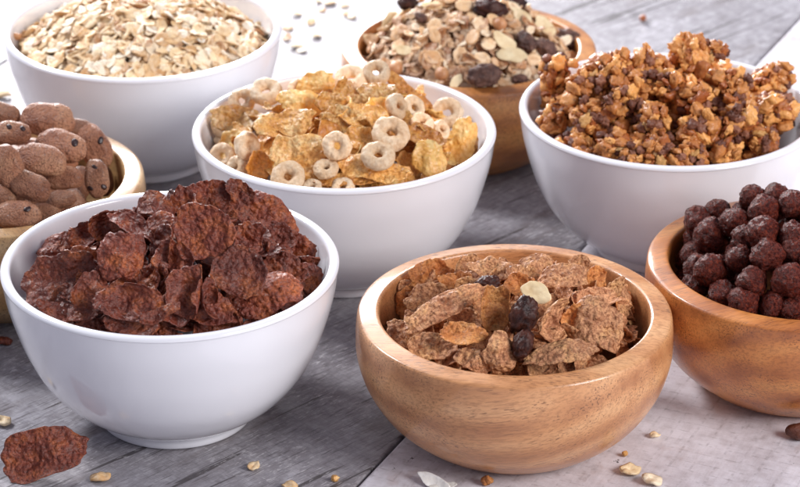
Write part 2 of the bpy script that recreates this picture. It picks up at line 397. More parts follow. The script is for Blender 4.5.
def keep_in(o, k):
    """slide a piece inwards until none of it passes through the bowl's wall"""
    me = o.data; v = np.empty(len(me.vertices)*3); me.vertices.foreach_get('co', v); v = v.reshape(-1, 3)
    m = np.array(Matrix.LocRotScale(o.location, o.rotation_quaternion if o.rotation_mode == 'QUATERNION' else o.rotation_euler, o.scale))
    bx, by, ty = BW[k]; top = HW if ty == 'w' else HO
    w = (v@m[:3, :3].T+m[:3, 3])*100; low = w[w[:, 2] < top+.8]
    for _ in range(3):
        if not len(low): return
        d = low[:, :2]-np.array([bx, by]); r = np.linalg.norm(d, axis=1); ex = r-(r_in(k, np.minimum(low[:, 2], top-.3))-.05); q = ex.argmax()
        if ex[q] <= 0: return
        sh = -d[q]/r[q]*ex[q]; low[:, :2] += sh; o.location.x += sh[0]*S; o.location.y += sh[1]*S
BW = dict(A=(-9.51, 100.16, 'w'), B=(-12.93, 126.66, 'w'), C=(-2.57, 113.98, 'w'), D=(12.57, 116.39, 'w'),
          E=(4.71, 98.6, 'pale'), F=(17.05, 103.3, 'red'), H=(3.51, 128.07, 'back'), G=(-18.17, 111.95, 'side'))
bl = dict(A='white porcelain bowl heaped with brown chocolate flakes, front left', B='white porcelain bowl full of pale rolled oats',
          C='white porcelain bowl holding golden corn flakes and oat rings, in the middle', D='white porcelain bowl heaped with orange granola clusters',
          E='pale wooden bowl holding bran flakes and raisins, standing in front', F='reddish wooden bowl full of dark chocolate balls',
          H='wooden bowl of muesli with raisins at the back', G='honey coloured wooden bowl of brown chocolate chip pillows')
for k, (x, y, ty) in BW.items():
    o = obj('white_bowl' if ty == 'w' else 'wooden_bowl', None, None, (x, y, 0))
    if ty == 'w':
        obj('bowl_body', me_white, o); obj('foot_ring', me_foot, o); obj('rim', me_wrim, o); g = 'white porcelain bowls'
    else:
        obj('bowl_body', mesh('bowl_body', *ob, [M['wood_'+ty]]), o); obj('rim', mesh('rim', *or_, [M['wood_'+ty]]), o); g = 'round wooden bowls'
    tag(o, bl[k], 'bowl', g)

# ------------------------------------------------------------------ heaps: a smooth surface that pieces are laid on
HEAP = dict(
    A=(HW-1.1, 3.0, 6.2, [(1.2, .5, 1.8, .5)]), B=(HW-1.0, 2.1, 6.3, []), C=(HW-1.25, 3.0, 6.2, []), D=(HW-1.1, 3.0, 6.3, [(2., .5, 1.2, .8), (-3.6, .3, 1.5, 1.5)]),
    E=(HO-.95, 2.5, 5.5, []), F=(HO-1.0, 3.2, 5.4, []), H=(HO-.7, 3.1, 5.4, []), G=(HO-1.1, 3.2, 5.4, []))
def heap_z(k, x, y):
    e, a, r, bumps = HEAP[k]; bx, by, _ = BW[k]; dx, dy = x-bx, y-by
    q = (dx*dx+dy*dy)/(r*r)
    z = e+a*(1-q) if q < 1 else e-1.5*(q-1)
    for gx, gy, s, h in bumps: z += h*math.exp(-((dx-gx)**2+(dy-gy)**2)/(2*s*s))
    return z
def heap_n(k, x, y):
    d = .1
    return Vector((-(heap_z(k, x+d, y)-heap_z(k, x-d, y))/(2*d), -(heap_z(k, x, y+d)-heap_z(k, x, y-d))/(2*d), 1)).normalized()
def on_heap(k, px, py, back=0.):
    """where the sight line through that spot meets the heap (or passes closest over it)"""
    o, d = ray(px, py); bx, by, _ = BW[k]; best = None; rr = HEAP[k][2]
    for i in range(700):
        t = (by-9)/d[1]+i*.026; p = o+d*t
        if math.hypot(p[0]-bx, p[1]-by) > rr*1.02: continue
        g = p[2]-heap_z(k, p[0], p[1])
        if g < 0: best = (g, p); break
        if best is None or g < best[0]: best = (g, p)
    if best is None:
        t = (heap_z(k, bx, by)-o[2])/d[2]; p = o+d*t; best = (0, p)
    return best[1]+d*back
def px_cm(p): return F/((np.array(p)-np.array([0, 0, CH]))@FW)     # pixels per centimetre there

FL = {}
def lay_flake(k, name, cat, group, label, px, py, wpx, hpx, az, el, roll, mat, lift=.0, back=0., **kw):
    """a flake about wpx by hpx as seen, leaning as given by its facing"""
    p = on_heap(k, px, py, back); s = px_cm(p)
    n = Vector(nrm(az, el)); vd = Vector((0, -math.cos(PITCH), math.sin(PITCH)))
    # undo the foreshortening across the tilt
    f = max(.30, abs(n.dot(vd)))
    w, h = wpx/s, hpx/s
    nx = abs(math.sin(R(az)))*math.cos(R(el))
    w /= max(.35, math.sqrt(max(0, 1-nx*nx)))
    h /= max(.35, f/max(.35, math.sqrt(max(0, 1-nx*nx))))
    w, h = min(w, 3.9), min(h, 3.2)
    me = flake_mesh(name, rnd, w*.97, h*.97, M[mat], **kw)
    o = obj(name, me, None, p+np.array([0, 0, lift]), basis(n, -R(roll)))
    keep_in(o, k); tag(o, label, cat, group); return o

A_ = [ # label, px, py, w, h, az, el, roll, mat, kw
 ('broad rough chocolate flake, largest on the left of the white bowl', 60, 282, 70, 62, -12, 38, 4, dict(curl=.35, square=.6, back=-.25)),
 ('knobbly chocolate flake lying flat behind the broad left flake', 54, 245, 54, 26, -20, 66, -6, dict(curl=-.5)),
 ('notched chocolate flake standing upright left of the heap centre', 121, 258, 52, 58, 6, 28, 10, dict(curl=-.3, bite=.38, back=-.7)),
 ('curled chocolate flake with thick lip below the notched flake', 131, 303, 72, 46, 0, 42, 8, dict(curl=.8, fold=.8, axis=1.5, back=-.4)),
 ('dark chocolate flake between broad left flake and curled lip flake', 92, 295, 48, 44, 5, 35, 30, dict(curl=.4)),
 ('narrow chocolate flake on edge at the back left of the heap', 104, 226, 30, 40, 42, 16, 20, dict(curl=.6)),
 ('ridged chocolate flake slanting down behind the notched flake', 133, 225, 62, 22, -10, 60, 34, dict(curl=.9, axis=1.4)),
 ('small chocolate flake lying at the back left against the narrow one', 84, 237, 34, 26, -20, 50, -12, dict(curl=.5)),
 ('shiny chocolate flake lying across the top left of the peak', 155, 205, 48, 26, 0, 62, 6, dict(curl=-.7, axis=.2)),
 ('arched chocolate flake just under the shiny top left flake', 161, 223, 46, 24, -8, 52, -12, dict(curl=-.9, axis=.1)),
 ('thin rust coloured chocolate flake seen almost edge-on, heap centre', 165, 243, 22, 42, -58, 16, -10, dict(curl=.5)),
 ('large round chocolate flake facing forward below the peak', 204, 232, 62, 64, -4, 26, 0, dict(curl=.28, crumple=.07, back=-1.0)),
 ('rust brown chocolate flake behind the large round one', 222, 200, 52, 42, 10, 30, 28, dict(curl=.35)),
 ('pointed chocolate flake forming the very peak of the heap', 196, 194, 30, 22, -10, 35, -40, dict(curl=.4, jag=.14)),
 ('long rust coloured chocolate flake sloping down the right shoulder', 268, 214, 74, 34, 20, 48, 38, dict(curl=-.5, axis=1.5)),
 ('thin chocolate ridge flake in front of the long sloping flake', 250, 222, 70, 16, 10, 50, 48, dict(curl=.8, axis=1.5, back=-.5)),
 ('small triangular chocolate flake between the two round flakes', 249, 238, 30, 36, 4, 30, 20, dict(curl=.4, square=.5, jag=.13, back=-.3)),
 ('second round chocolate flake facing forward, right of centre', 239, 272, 60, 54, 6, 32, -8, dict(curl=.3, crumple=.07, back=-.7)),
 ('folded chocolate flake at the front centre of the heap', 188, 292, 52, 54, -14, 34, 12, dict(curl=.7, fold=1., axis=.1, back=-.3)),
 ('small rolled chocolate flake beside the folded front one', 208, 300, 28, 40, 40, 36, -10, dict(curl=1.3, axis=.0, back=-.3)),
 ('chocolate flake resting low on the right of the heap', 287, 270, 44, 32, 14, 44, 22, dict(curl=.5)),
 ('wide chocolate flake with dark underside at the front right', 271, 296, 84, 44, 4, 58, -8, dict(curl=-.6, axis=1.5, back=-.3)),
 ('chocolate flake tucked against the right bowl wall', 313, 277, 28, 32, 30, 36, 10, dict(curl=.4)),
 ('flat chocolate flake behind the front rim, right of the strip', 213, 319, 46, 22, 0, 50, 0, dict(curl=.5, lift=.2)),
 ('slim chocolate strip poking up at the front rim', 160, 320, 46, 14, 0, 50, -24, dict(curl=.5, lift=.25, back=-.6)),
 ('shaded chocolate flake at the back right under the long one', 298, 250, 38, 32, 10, 40, 16, dict(curl=.4, back=.3)),
 ('small bumpy chocolate flake above the second round flake', 266, 249, 34, 20, 0, 54, 14, dict(curl=.6)),
 ('shaded chocolate flake in the hollow at heap centre', 176, 262, 42, 46, -20, 28, 0, dict(curl=.4, back=.2)),
 ('chocolate flake lying low under the broad left flake', 64, 318, 64, 20, 0, 52, 10, dict(curl=.4, lift=.2)),
 ('chocolate flake showing low between curled lip flake and rim', 128, 326, 54, 20, 0, 40, 4, dict(curl=.4, lift=.1)),
 ('chocolate flake filling the hollow under the long sloping one', 276, 236, 44, 30, 6, 44, 20, dict(curl=.4, back=.4)),
 ('crinkled chocolate flake at the back of the peak', 239, 192, 34, 22, 20, 44, 30, dict(curl=.8)),
]
for L, px, py, w, h, az, el, ro, kw in A_:
    lay_flake('A', 'chocolate_flake', 'cereal flake', 'large chocolate flakes in the white bowl', L, px, py, w, h, az, el, ro, 'choc', **kw)
E_ = [
 ('dark round bran flake at the left edge of the bowl', 399, 298, 38, 46, 12, 22, 0, 'bran_orange', dict(curl=.4)),
 ('tiny bran flake tip at the back left rim', 399, 275, 17, 16, 0, 40, 0, 'bran', dict(lift=-.5)),
 ('brown bran flake at the back left corner of the heap', 423, 266, 30, 20, -10, 40, -20, 'bran', dict(lift=-.5)),
 ('bright orange bran flake at the back left', 430, 275, 44, 34, 8, 34, -20, 'bran_orange', dict(curl=.3)),
 ('longest bran flake, pale and slanting across the left side', 445, 306, 98, 26, -6, 52, -27, 'bran', dict(curl=-.25, crumple=.05, back=-.8)),
 ('bran flake lying behind the long pale flake', 428, 300, 50, 30, -4, 46, -20, 'bran', dict()),
 ('flat bran flake lying across the back centre', 493, 270, 52, 22, 0, 64, 8, 'bran', dict(curl=.2)),
 ('upright bran flake with sunken face left of the raisin', 494, 308, 36, 52, 14, 22, 6, 'bran_orange', dict(curl=.9, axis=.1, back=-.5)),
 ('shallow cup shaped brown bran flake near the front left', 462, 335, 52, 24, 0, 60, 4, 'bran_orange', dict(curl=.7, axis=1.4, back=-.5)),
 ('rough bran flake lying low at the front left', 432, 347, 52, 28, -8, 52, 8, 'bran', dict(curl=.3, back=-.2)),
 ('slanting bran flake at the front rim below the cup flake', 474, 360, 46, 22, 0, 50, 22, 'bran', dict(curl=-.4, back=-.2)),
 ('rounded bran flake standing at the front, left of lower raisin', 501, 353, 36, 42, 10, 26, 10, 'bran', dict(curl=-.4, back=-.5)),
 ('small toasted bran flake above the long pale flake', 455, 281, 40, 18, 0, 52, -8, 'bran_orange', dict()),
 ('bran flake half hidden beneath the long pale flake', 404, 334, 44, 24, -10, 50, 30, 'bran', dict(curl=.3)),
 ('pale speckled bran flake on top, right of the almond slice', 562, 276, 54, 26, -8, 60, 4, 'bran', dict(curl=-.4, back=-.6)),
 ('arched bran flake at the very back of the heap', 536, 262, 46, 16, 0, 62, 2, 'bran', dict(curl=-.6, axis=.05)),
 ('small bran flake sticking up at the back right', 579, 264, 22, 20, 10, 34, 0, 'bran', dict(curl=.3)),
 ('little orange bran flake right of the speckled top flake', 596, 277, 24, 24, 20, 34, 0, 'bran_orange', dict(curl=.4)),
 ('shaded bran flake standing right of the raisin', 552, 318, 32, 48, 46, 6, 0, 'bran', dict(curl=.7, back=-.2)),
 ('largest bran flake, broad and sloping on the right side', 600, 324, 62, 50, 10, 36, 14, 'bran', dict(curl=-.5, square=.4, back=-.8)),
 ('bran flake behind the broad right flake', 598, 298, 48, 22, 0, 60, 6, 'bran', dict(curl=.5, back=.3)),
 ('left one of three bran flakes stacked on edge at the right', 617, 299, 30, 46, 44, 22, -14, 'bran', dict(curl=.4, back=-.1)),
 ('middle one of three bran flakes stacked on edge at the right', 628, 303, 26, 50, 58, 14, -16, 'bran', dict(curl=.4)),
 ('right one of three bran flakes stacked on edge by the wall', 641, 304, 20, 42, 66, 10, -12, 'bran_orange', dict(curl=.3)),
 ('wide flat bran flake at the front rim right of the raisin', 562, 352, 76, 24, -2, 62, -8, 'bran', dict(curl=-.4, back=-.8)),
 ('narrow bran flake wedged between shaded and broad flakes', 573, 318, 22, 34, 20, 30, 20, 'bran_orange', dict(curl=.5)),
 ('bran flake peeping out behind the raisin', 520, 285, 32, 26, 0, 40, 10, 'bran_orange', dict(curl=.4)),
 ('bran flake in the shadow under the flat back centre one', 470, 290, 34, 24, 0, 40, 20, 'bran', dict(curl=.3, back=.4)),
]
for L, px, py, w, h, az, el, ro, mt, kw in E_:
    lay_flake('E', 'bran_flake', 'cereal flake', 'large bran flakes in the wooden bowl', L, px, py, w, h, az, el, ro, mt, blister=.06, **kw)
C_ = [
 ('rough golden multigrain flake at the left of the middle bowl', 240, 120, 58, 28, -10, 54, 4, 'corn', dict(back=-.3)),
 ('frosted golden flake lying left of centre', 284, 124, 60, 30, 6, 50, -10, 'corn', dict(curl=.2, back=-.6)),
 ('large speckled golden flake leaning beneath the frosted one', 298, 155, 58, 44, 0, 34, 4, 'corn', dict(curl=.2, square=.4, back=-.3)),
 ('bright yellow corn flake behind the frosted flake', 303, 103, 52, 30, 4, 42, 10, 'corn_yellow', dict(curl=-.4)),
 ('domed yellow corn flake at the top left of the heap', 316, 87, 44, 32, 0, 30, 0, 'corn_yellow', dict(curl=-.3)),
 ('orange flake standing on edge at the front left', 257, 166, 24, 34, 40, 20, 0, 'corn_orange', dict(curl=.4)),
 ('sugar coated flake near the top of the heap', 378, 92, 44, 22, 0, 52, 4, 'corn', dict(curl=.4)),
 ('long orange flake standing on edge at the back right', 407, 92, 62, 16, 20, 52, 42, 'corn_orange', dict(curl=.4, axis=1.5)),
 ('golden flake on the heap centre beside the big ring', 364, 117, 50, 30, 0, 48, 10, 'corn', dict(curl=.3)),
 ('pale yellow flake leaning at the front right', 430, 158, 36, 42, 16, 30, -12, 'corn_yellow', dict(curl=-.3, back=-.4)),
 ('tall yellow flake standing at the right edge', 462, 140, 30, 52, 20, 22, 4, 'corn_yellow', dict(curl=.4, back=-.3)),
 ('narrow orange flake behind the tall yellow flake', 474, 146, 18, 38, 40, 20, 4, 'corn_orange', dict(curl=.3)),
 ('broad golden flake at the front centre under the rings', 374, 168, 70, 28, 0, 58, 8, 'corn', dict(curl=.25, back=-.2)),
 ('golden flake between the pale yellow one and the ring', 424, 137, 44, 24, 10, 48, 20, 'corn_orange', dict(curl=.3)),
 ('thin orange flake edge showing at the front rim', 345, 180, 64, 14, 0, 60, -4, 'corn_orange', dict(curl=.3)),
 ('slim golden flake standing near the top ring', 343, 91, 18, 32, 40, 18, 10, 'corn', dict(curl=.4)),
 ('shaded golden flake behind the ring facing forward', 341, 120, 44, 26, 0, 40, 14, 'corn', dict(curl=.4, back=.2)),
 ('golden flake right of the ring facing forward', 359, 139, 32, 28, 10, 40, 20, 'corn', dict(curl=.4)),
 ('golden flake between top yellow flake and top ring', 333, 104, 36, 24, 0, 44, 14, 'corn', dict(curl=.4)),
]
for L, px, py, w, h, az, el, ro, mt, kw in C_:
    lay_flake('C', 'corn_flake', 'cereal flake', 'golden flakes in the middle bowl', L, px, py, w, h, az, el, ro, mt, th=.09, **kw)

# fillers under and between the laid flakes
def fillers(k, n, name, cat, group, label, mats, wr, rmax, zlo, zhi, nv=7, lens=(0.7, 1.), **kw):
    prot = [flake_mesh(name, rnd, wr[0]+(wr[1]-wr[0])*rnd.random(), (wr[0]+(wr[1]-wr[0])*rnd.random())*.8, M[mats[i % len(mats)]], curl=rnd.uniform(.3, .9), rings=10, seg=40, **kw) for i in range(nv)]
    bx, by, _ = BW[k]
    for i in range(n):
        r = rmax*math.sqrt((i+.5)/n)*rnd.uniform(.92, 1.02); a = i*2.39996+rnd.uniform(-.3, .3)
        x, y = bx+r*math.cos(a), by+r*math.sin(a)
        z = heap_z(k, x, y)-rnd.uniform(zlo, zhi)
        nn = heap_n(k, x, y)+Vector((rnd.gauss(0, .5), rnd.gauss(0, .5), 0)); nn.z = abs(nn.z)
        z = min(z, z+0)
        o = obj(name, prot[i % nv], None, (x, y, z), basis(nn, rnd.uniform(0, 6.28)), rnd.uniform(.85, 1.15))
        keep_in(o, k); tag(o, label, cat, group)
    V = []; Fc = []; off = 0; MI = []           # the crumbled layer under them
    for i in range(90):
        me = prot[i % nv]; v = np.array([p.co[:] for p in me.vertices])*100
        r = (rmax+.1)*math.sqrt((i+.5)/90); a = i*2.39996+1; x, y = bx+r*math.cos(a), by+r*math.sin(a); z = heap_z(k, x, y)-rnd.uniform(.9, 1.3)
        m = np.array(basis(heap_n(k, x, y)+Vector((rnd.gauss(0, .25), rnd.gauss(0, .25), 0)), rnd.uniform(0, 6.28)).to_matrix())
        V.append(v@m.T+np.array([x, y, z])); Fc += [tuple(q_+off for q_ in p.vertices) for p in me.polygons]; off += len(v); MI += [(i % nv) % len(mats)]*len(me.polygons)
    tag(obj(name+'_crumbs', mesh(name+'_crumbs', np.concatenate(V), Fc, [M[q_] for q_ in mats], MI)), 'broken crumbs filling the bowl beneath the '+name.replace('_', ' ')+' heap', 'crumbs', None, 'stuff')
fillers('A', 56, 'chocolate_flake', 'cereal flake', 'buried chocolate flakes', 'chocolate flake half buried low in the chocolate flake heap', ['choc'], (1.5, 2.1), 5.5, .35, 1.)
fillers('E', 56, 'bran_flake', 'cereal flake', 'buried bran flakes', 'bran flake half buried low in the bran flake heap', ['bran'], (1.4, 2.1), 4.8, .45, 1.0, blister=.06)
fillers('C', 52, 'corn_flake', 'cereal flake', 'buried golden flakes', 'golden flake half buried between the rings in the middle bowl', ['corn', 'corn_orange', 'corn_yellow'], (1.4, 2.0), 5.5, .25, .9)

# ------------------------------------------------------------------ rings
def ring_mesh(seed):
    rg = random.Random(seed); o = rg.uniform(0, 99); Rr, r = .42, .262; v = []; f = []; A, B = 40, 20
    for i in range(A):
        a = 2*math.pi*i/A
        for j in range(B):
            b = 2*math.pi*j/B
            rad = r*(1+.16*noise.noise(Vector((math.cos(a)*1.3+o, math.sin(a)*1.3, o))))
            p = Vector(((Rr+rad*math.cos(b))*math.cos(a), (Rr+rad*math.cos(b))*math.sin(a)*1.04, rad*math.sin(b)*1.12))
            d = .035*noise.noise(p*4+Vector((o, 0, 0)))+.012*noise.noise(p*14+Vector((o, 0, 0)))
            nn = Vector((math.cos(b)*math.cos(a), math.cos(b)*math.sin(a), math.sin(b)))
            v.append(tuple(p+nn*d*1.4))
    for i in range(A):
        for j in range(B):
            f.append((i*B+j, ((i+1) % A)*B+j, ((i+1) % A)*B+(j+1) % B, i*B+(j+1) % B))
    return mesh('oat_ring', v, f, [M['ring']])
RM = [ring_mesh(s) for s in range(6)]
R_ = [
 ('oat ring with open hole at the back left of the middle bowl', 266, 92, 34, 0, 58, -.3), ('oat ring half hidden at the far back left', 242, 101, 28, 0, 30, .1),
 ('oat ring tucked against the left wall, upper one', 213, 126, 28, 30, 40, .1), ('oat ring lying on its side at the left edge', 216, 139, 32, -20, 84, -.2),
 ('oat ring facing forward low at the left edge', 223, 156, 28, -14, 26, -.1), ('oat ring tilted steeply beside the frosted flake', 247, 147, 34, 58, 24, -.6),
 ('oat ring seen from its rim at the front left', 237, 168, 28, -50, 40, -.3), ('oat ring with open hole resting at the front left rim', 288, 177, 36, 4, 48, -.5),
 ('oat ring facing squarely forward near the heap centre', 337, 146, 31, -8, 26, -.8), ('oat ring half buried below the forward facing ring', 326, 169, 27, 0, 70, -.1),
 ('oat ring peeping over the front rim, centre', 343, 188, 26, 0, 60, .0), ('oat ring peeping over the front rim, left of centre', 312, 188, 22, 0, 60, .0),
 ('topmost oat ring lying flat at the back of the heap', 351, 79, 36, 0, 66, .0), ('oat ring behind and right of the topmost one', 376, 73, 30, 10, 50, .2),
 ('largest oat ring, tilted, right of the heap centre', 391, 134, 40, 14, 50, -.9), ('oat ring lying with wide hole at the front centre', 378, 156, 36, 4, 60, -.9),
 ('oat ring seen from its rim beneath the long orange flake', 397, 107, 30, 60, 30, -.1), ('oat ring right of the one beneath the orange flake', 413, 108, 28, 40, 40, -.1),
 ('oat ring with open hole near the right wall', 447, 113, 34, 0, 36, -.1), ('small oat ring in front of the right wall ring', 441, 130, 22, 50, 40, -.2),
 ('oat ring hidden in the middle right hollow', 422, 123, 26, 40, 60, -.1), ('oat ring at the back beneath the domed yellow flake', 300, 90, 26, 0, 40, .2),
]
for i, (L, px, py, w, az, el, bk) in enumerate(R_):
    p = on_heap('C', px, py, bk); s = w/px_cm(p)/1.46
    o = obj('oat_ring', RM[i % 6], None, p, basis(nrm(az, el), rnd.uniform(0, 6)), s); keep_in(o, 'C'); tag(o, L, 'cereal ring', 'oat rings in the middle bowl')

# ------------------------------------------------------------------ raisins, almond
def raisin_mesh(seed, mat='raisin', name='raisin'):
    v, f = lump(ICO4, seed*7.3+1, [(1.1, .25), (3, .12), (8, .04)], ridge=.22, rs=2.6)
    return mesh(name, v*np.array([.62, .45, .42]), f, [M[mat]])
RS = [raisin_mesh(s) for s in range(3)]
for L, px, py, w, bk in (('large dark raisin in the middle of the bran flakes', 524, 314, 31, -1.1), ('second dark raisin directly beneath the large raisin', 523, 345, 24, -.6),
                         ('dark raisin tucked behind the upright bran flake', 488, 284, 20, -.1)):
    p = on_heap('E', px, py, bk); s = w/px_cm(p)/.95
    o = obj('raisin', RS[int(px) % 3], None, p, basis(nrm(10, 20), 1.2 if w > 20 else .2), s); tag(o, L, 'raisin', 'raisins among the bran flakes')
def slice_mesh(seed, w, h, th, mat, name):
    return flake_mesh(name, random.Random(seed), w, h, M[mat], curl=.2, crumple=.04, jag=.02, th=th, blister=.01)
p = on_heap('E', 536, 293, -.7); o = obj('almond_slice', slice_mesh(4, 1.35, .85, .13, 'almond', 'almond_slice'), None, p, basis(nrm(-12, 40), R(-20)))
tag(o, 'cream coloured almond slice behind the large raisin', 'almond slice')

# ------------------------------------------------------------------ chocolate balls
ORD = ['leftmost', 'second from the left', 'third from the left', 'fourth from the left', 'fifth from the left', 'sixth from the left', 'seventh from the left', 'eighth from the left', 'ninth from the left']
ROW = ['front', 'second', 'third', 'fourth', 'fifth', 'sixth']
def row_label(items, cuts, fmt):
    """items: (px, py); rows by height in the picture, counted from the front"""
    rows = {}
    for i, (px, py) in enumerate(items):
        r = sum(py < c for c in cuts); rows.setdefault(r, []).append((px, i))
    out = {}
    for r, l in rows.items():
        for q, (_, i) in enumerate(sorted(l)): out[i] = fmt % (ORD[q], ROW[r])
    return out
def ball_mesh(s):
    v, f = lump(ICO4, s*5.7, [(1.1, .18), (3.0, .13), (7, .06), (14, .03)]); return mesh('chocolate_ball', v, f, [M['ball']])
BM = [ball_mesh(s) for s in range(8)]
B_ = [(140,150,50),(236,130,26),(290,160,45),(345,86,40),(412,82,38),(378,125,48),(465,108,45),(215,200,55),(370,190,52),(128,208,36),(320,212,30),(466,200,40),(110,265,58),(215,302,50),
      (305,270,42),(387,260,50),(474,246,40),(150,366,34),(342,342,47),(452,336,54),(245,384,45),(305,412,50),(404,412,40),(466,424,42)]
BP = [(640+x/3.044, 170+y/3.044) for x, y, r in B_]
bl_ = row_label(BP, (292, 266, 242, 216), 'dark chocolate ball, %s in the %s row from the bowl front')
pts = []
for i, (x, y, r) in enumerate(B_):
    rad = max(r, 43)/3.044; p = on_heap('F', BP[i][0], BP[i][1], -.35 if r >= 43 else .1); rc = rad/px_cm(p); pts.append((p, rc))
    o = obj('chocolate_ball', BM[i % 8], None, p, basis(nrm(rnd.uniform(0, 360), rnd.uniform(-80, 80)), rnd.uniform(0, 6)), rc*1.0)
    keep_in(o, 'F'); tag(o, bl_[i], 'chocolate ball', 'chocolate balls in the right wooden bowl')
bx, by, _ = BW['F']; tries = 0; nb = 0
while tries < 4000 and nb < 90:
    tries += 1
    r = 4.7*math.sqrt(rnd.random()); a = rnd.uniform(0, 6.28); x, y = bx+r*math.cos(a), by+r*math.sin(a); lay = rnd.choice((0, 1.0, 1.4))
    z = heap_z('F', x, y)-lay*.95-.15; rc = rnd.uniform(.56, .68)
    q = np.array([x, y, z]); pp = to_px(*q)
    if lay == 0 and pp[0] < 815 and pp[1] > 300: continue
    if any(np.linalg.norm(q-p)-.84*(rc+c) < 0 for p, c in pts): continue
    pts.append((q, rc)); nb += 1
    o = obj('chocolate_ball', BM[nb % 8], None, q, basis(nrm(rnd.uniform(0, 360), rnd.uniform(-80, 80)), 0), rc); keep_in(o, 'F')
    tag(o, 'chocolate ball hidden between or behind others in the right wooden bowl', 'chocolate ball', 'buried chocolate balls')

# ------------------------------------------------------------------ chocolate pillows
def pillow_mesh(s):
    v, f = ICO4; v = v.copy(); o = s*9.1
    sg = np.sign(v); e = .86; v = sg*np.abs(v)**e
    out = []
    for p in v:
        d = 1+.10*noise.noise(Vector(p)*1.1+Vector((o, 0, 0)))+.06*noise.noise(Vector(p)*2.6+Vector((o, 1, 0)))+.016*noise.noise(Vector(p)*8+Vector((o, 1, 0)))
        out.append((p[0]*d, p[1]*d*.62, p[2]*d*.42+.04*p[0]*p[0]*math.sin(o)))
    return mesh('chocolate_pillow', np.array(out), f, [M['pillow']])
PM = [pillow_mesh(s) for s in range(5)]
cv, cf = lump(ICO3, 3.3, [(1.5, .2)]); CHIP = mesh('chocolate_chip', cv*np.array([.135, .10, .06]), cf, [M['chip']])
P_ = [
 ('long chocolate pillow lying on top at the back of the heap', 48, 120, 62, 34, 0, 40, 4, -.5, ()), ('long shiny chocolate pillow just below the top one', 61, 146, 60, 30, 0, 46, 12, -.8, ((.55, .1),)),
 ('large chocolate pillow leaning against the right rim', 107, 144, 56, 44, 10, 26, 64, -.4, ((.72, -.1), (-.1, .3))), ('upright chocolate pillow with three dark chips, front right', 97, 179, 44, 40, 0, 24, 84, -1.0, ((-.62, .0), (.45, .34), (.45, -.36))),
 ('chocolate pillow lying under the shiny long one', 41, 160, 58, 32, 0, 40, 10, -.3, ()), ('chocolate pillow slanting down at the middle left', 30, 186, 50, 30, 0, 40, 24, -.6, ()),
 ('small rounded chocolate pillow at the front centre', 61, 199, 34, 30, 0, 40, -10, -.4, ()), ('chocolate pillow with one dark chip at the front left', 18, 215, 54, 36, 0, 40, 8, -.5, ((.42, .22),)),
 ('steep chocolate pillow cut by the left picture edge', 9, 167, 52, 38, 0, 20, 74, -.8, ()), ('shaded chocolate pillow in the hollow behind the upright one', 64, 178, 44, 34, 0, 40, 0, .2, ()),
 ('chocolate pillow at the upper left edge of the heap', 4, 114, 40, 30, 0, 40, 20, .1, ()), ('chocolate pillow with a chip beneath the upper left one', 12, 133, 44, 28, 0, 44, 0, -.2, ((.6, .1), (-.1, .2))),
 ('chocolate pillow peeping out behind the two long ones', 80, 128, 34, 26, 0, 40, 20, .5, ()), ('chocolate pillow behind the upright one, near the right rim', 116, 178, 36, 44, 20, 24, 80, .4, ()),
 ('chocolate pillow low behind the front rim', 44, 214, 40, 26, 0, 40, 0, .2, ()), ('chocolate pillow at the lower left picture edge', 0, 196, 40, 30, 0, 40, 20, .0, ()),
]
def pillow(i, p, q, s, chips, L, grp):
    o = obj('chocolate_pillow', PM[i % 5], None, p, q, s); keep_in(o, 'G'); tag(o, L, 'cereal pillow', grp)
    for cx, cy in chips:
        zz = .42*math.sqrt(max(.05, 1-abs(cx)**2.3-abs(cy/.62)**2.3))
        c = obj('chocolate_chip', CHIP, o, (cx, cy, zz*.93), basis((cx*.6, cy*1.4, .9), cx*9), 1.4)
    return o
for i, (L, px, py, w, h, az, el, ro, bk, chips) in enumerate(P_):
    p = on_heap('G', px, py, bk); s = w/px_cm(p)/2*.88
    pillow(i, p, basis(nrm(az, el), -R(ro)), s, chips, L, 'chocolate pillows on top of the heap')
bx, by, _ = BW['G']
for i in range(34):
    r = 4.3*math.sqrt((i+.5)/34); a = i*2.39996; x, y = bx+r*math.cos(a), by+r*math.sin(a)
    top = x < -19.8
    z = heap_z('G', x, y)-(rnd.uniform(0, .3) if top else rnd.uniform(1.15, 1.6))
    pillow(i, (x, y, z), basis(heap_n('G', x, y)+Vector((rnd.gauss(0, .3), rnd.gauss(0, .3), 0)), rnd.uniform(0, 6)), rnd.uniform(1.05, 1.2), (), 'chocolate pillow buried beneath the others in the honey coloured bowl', 'buried chocolate pillows')

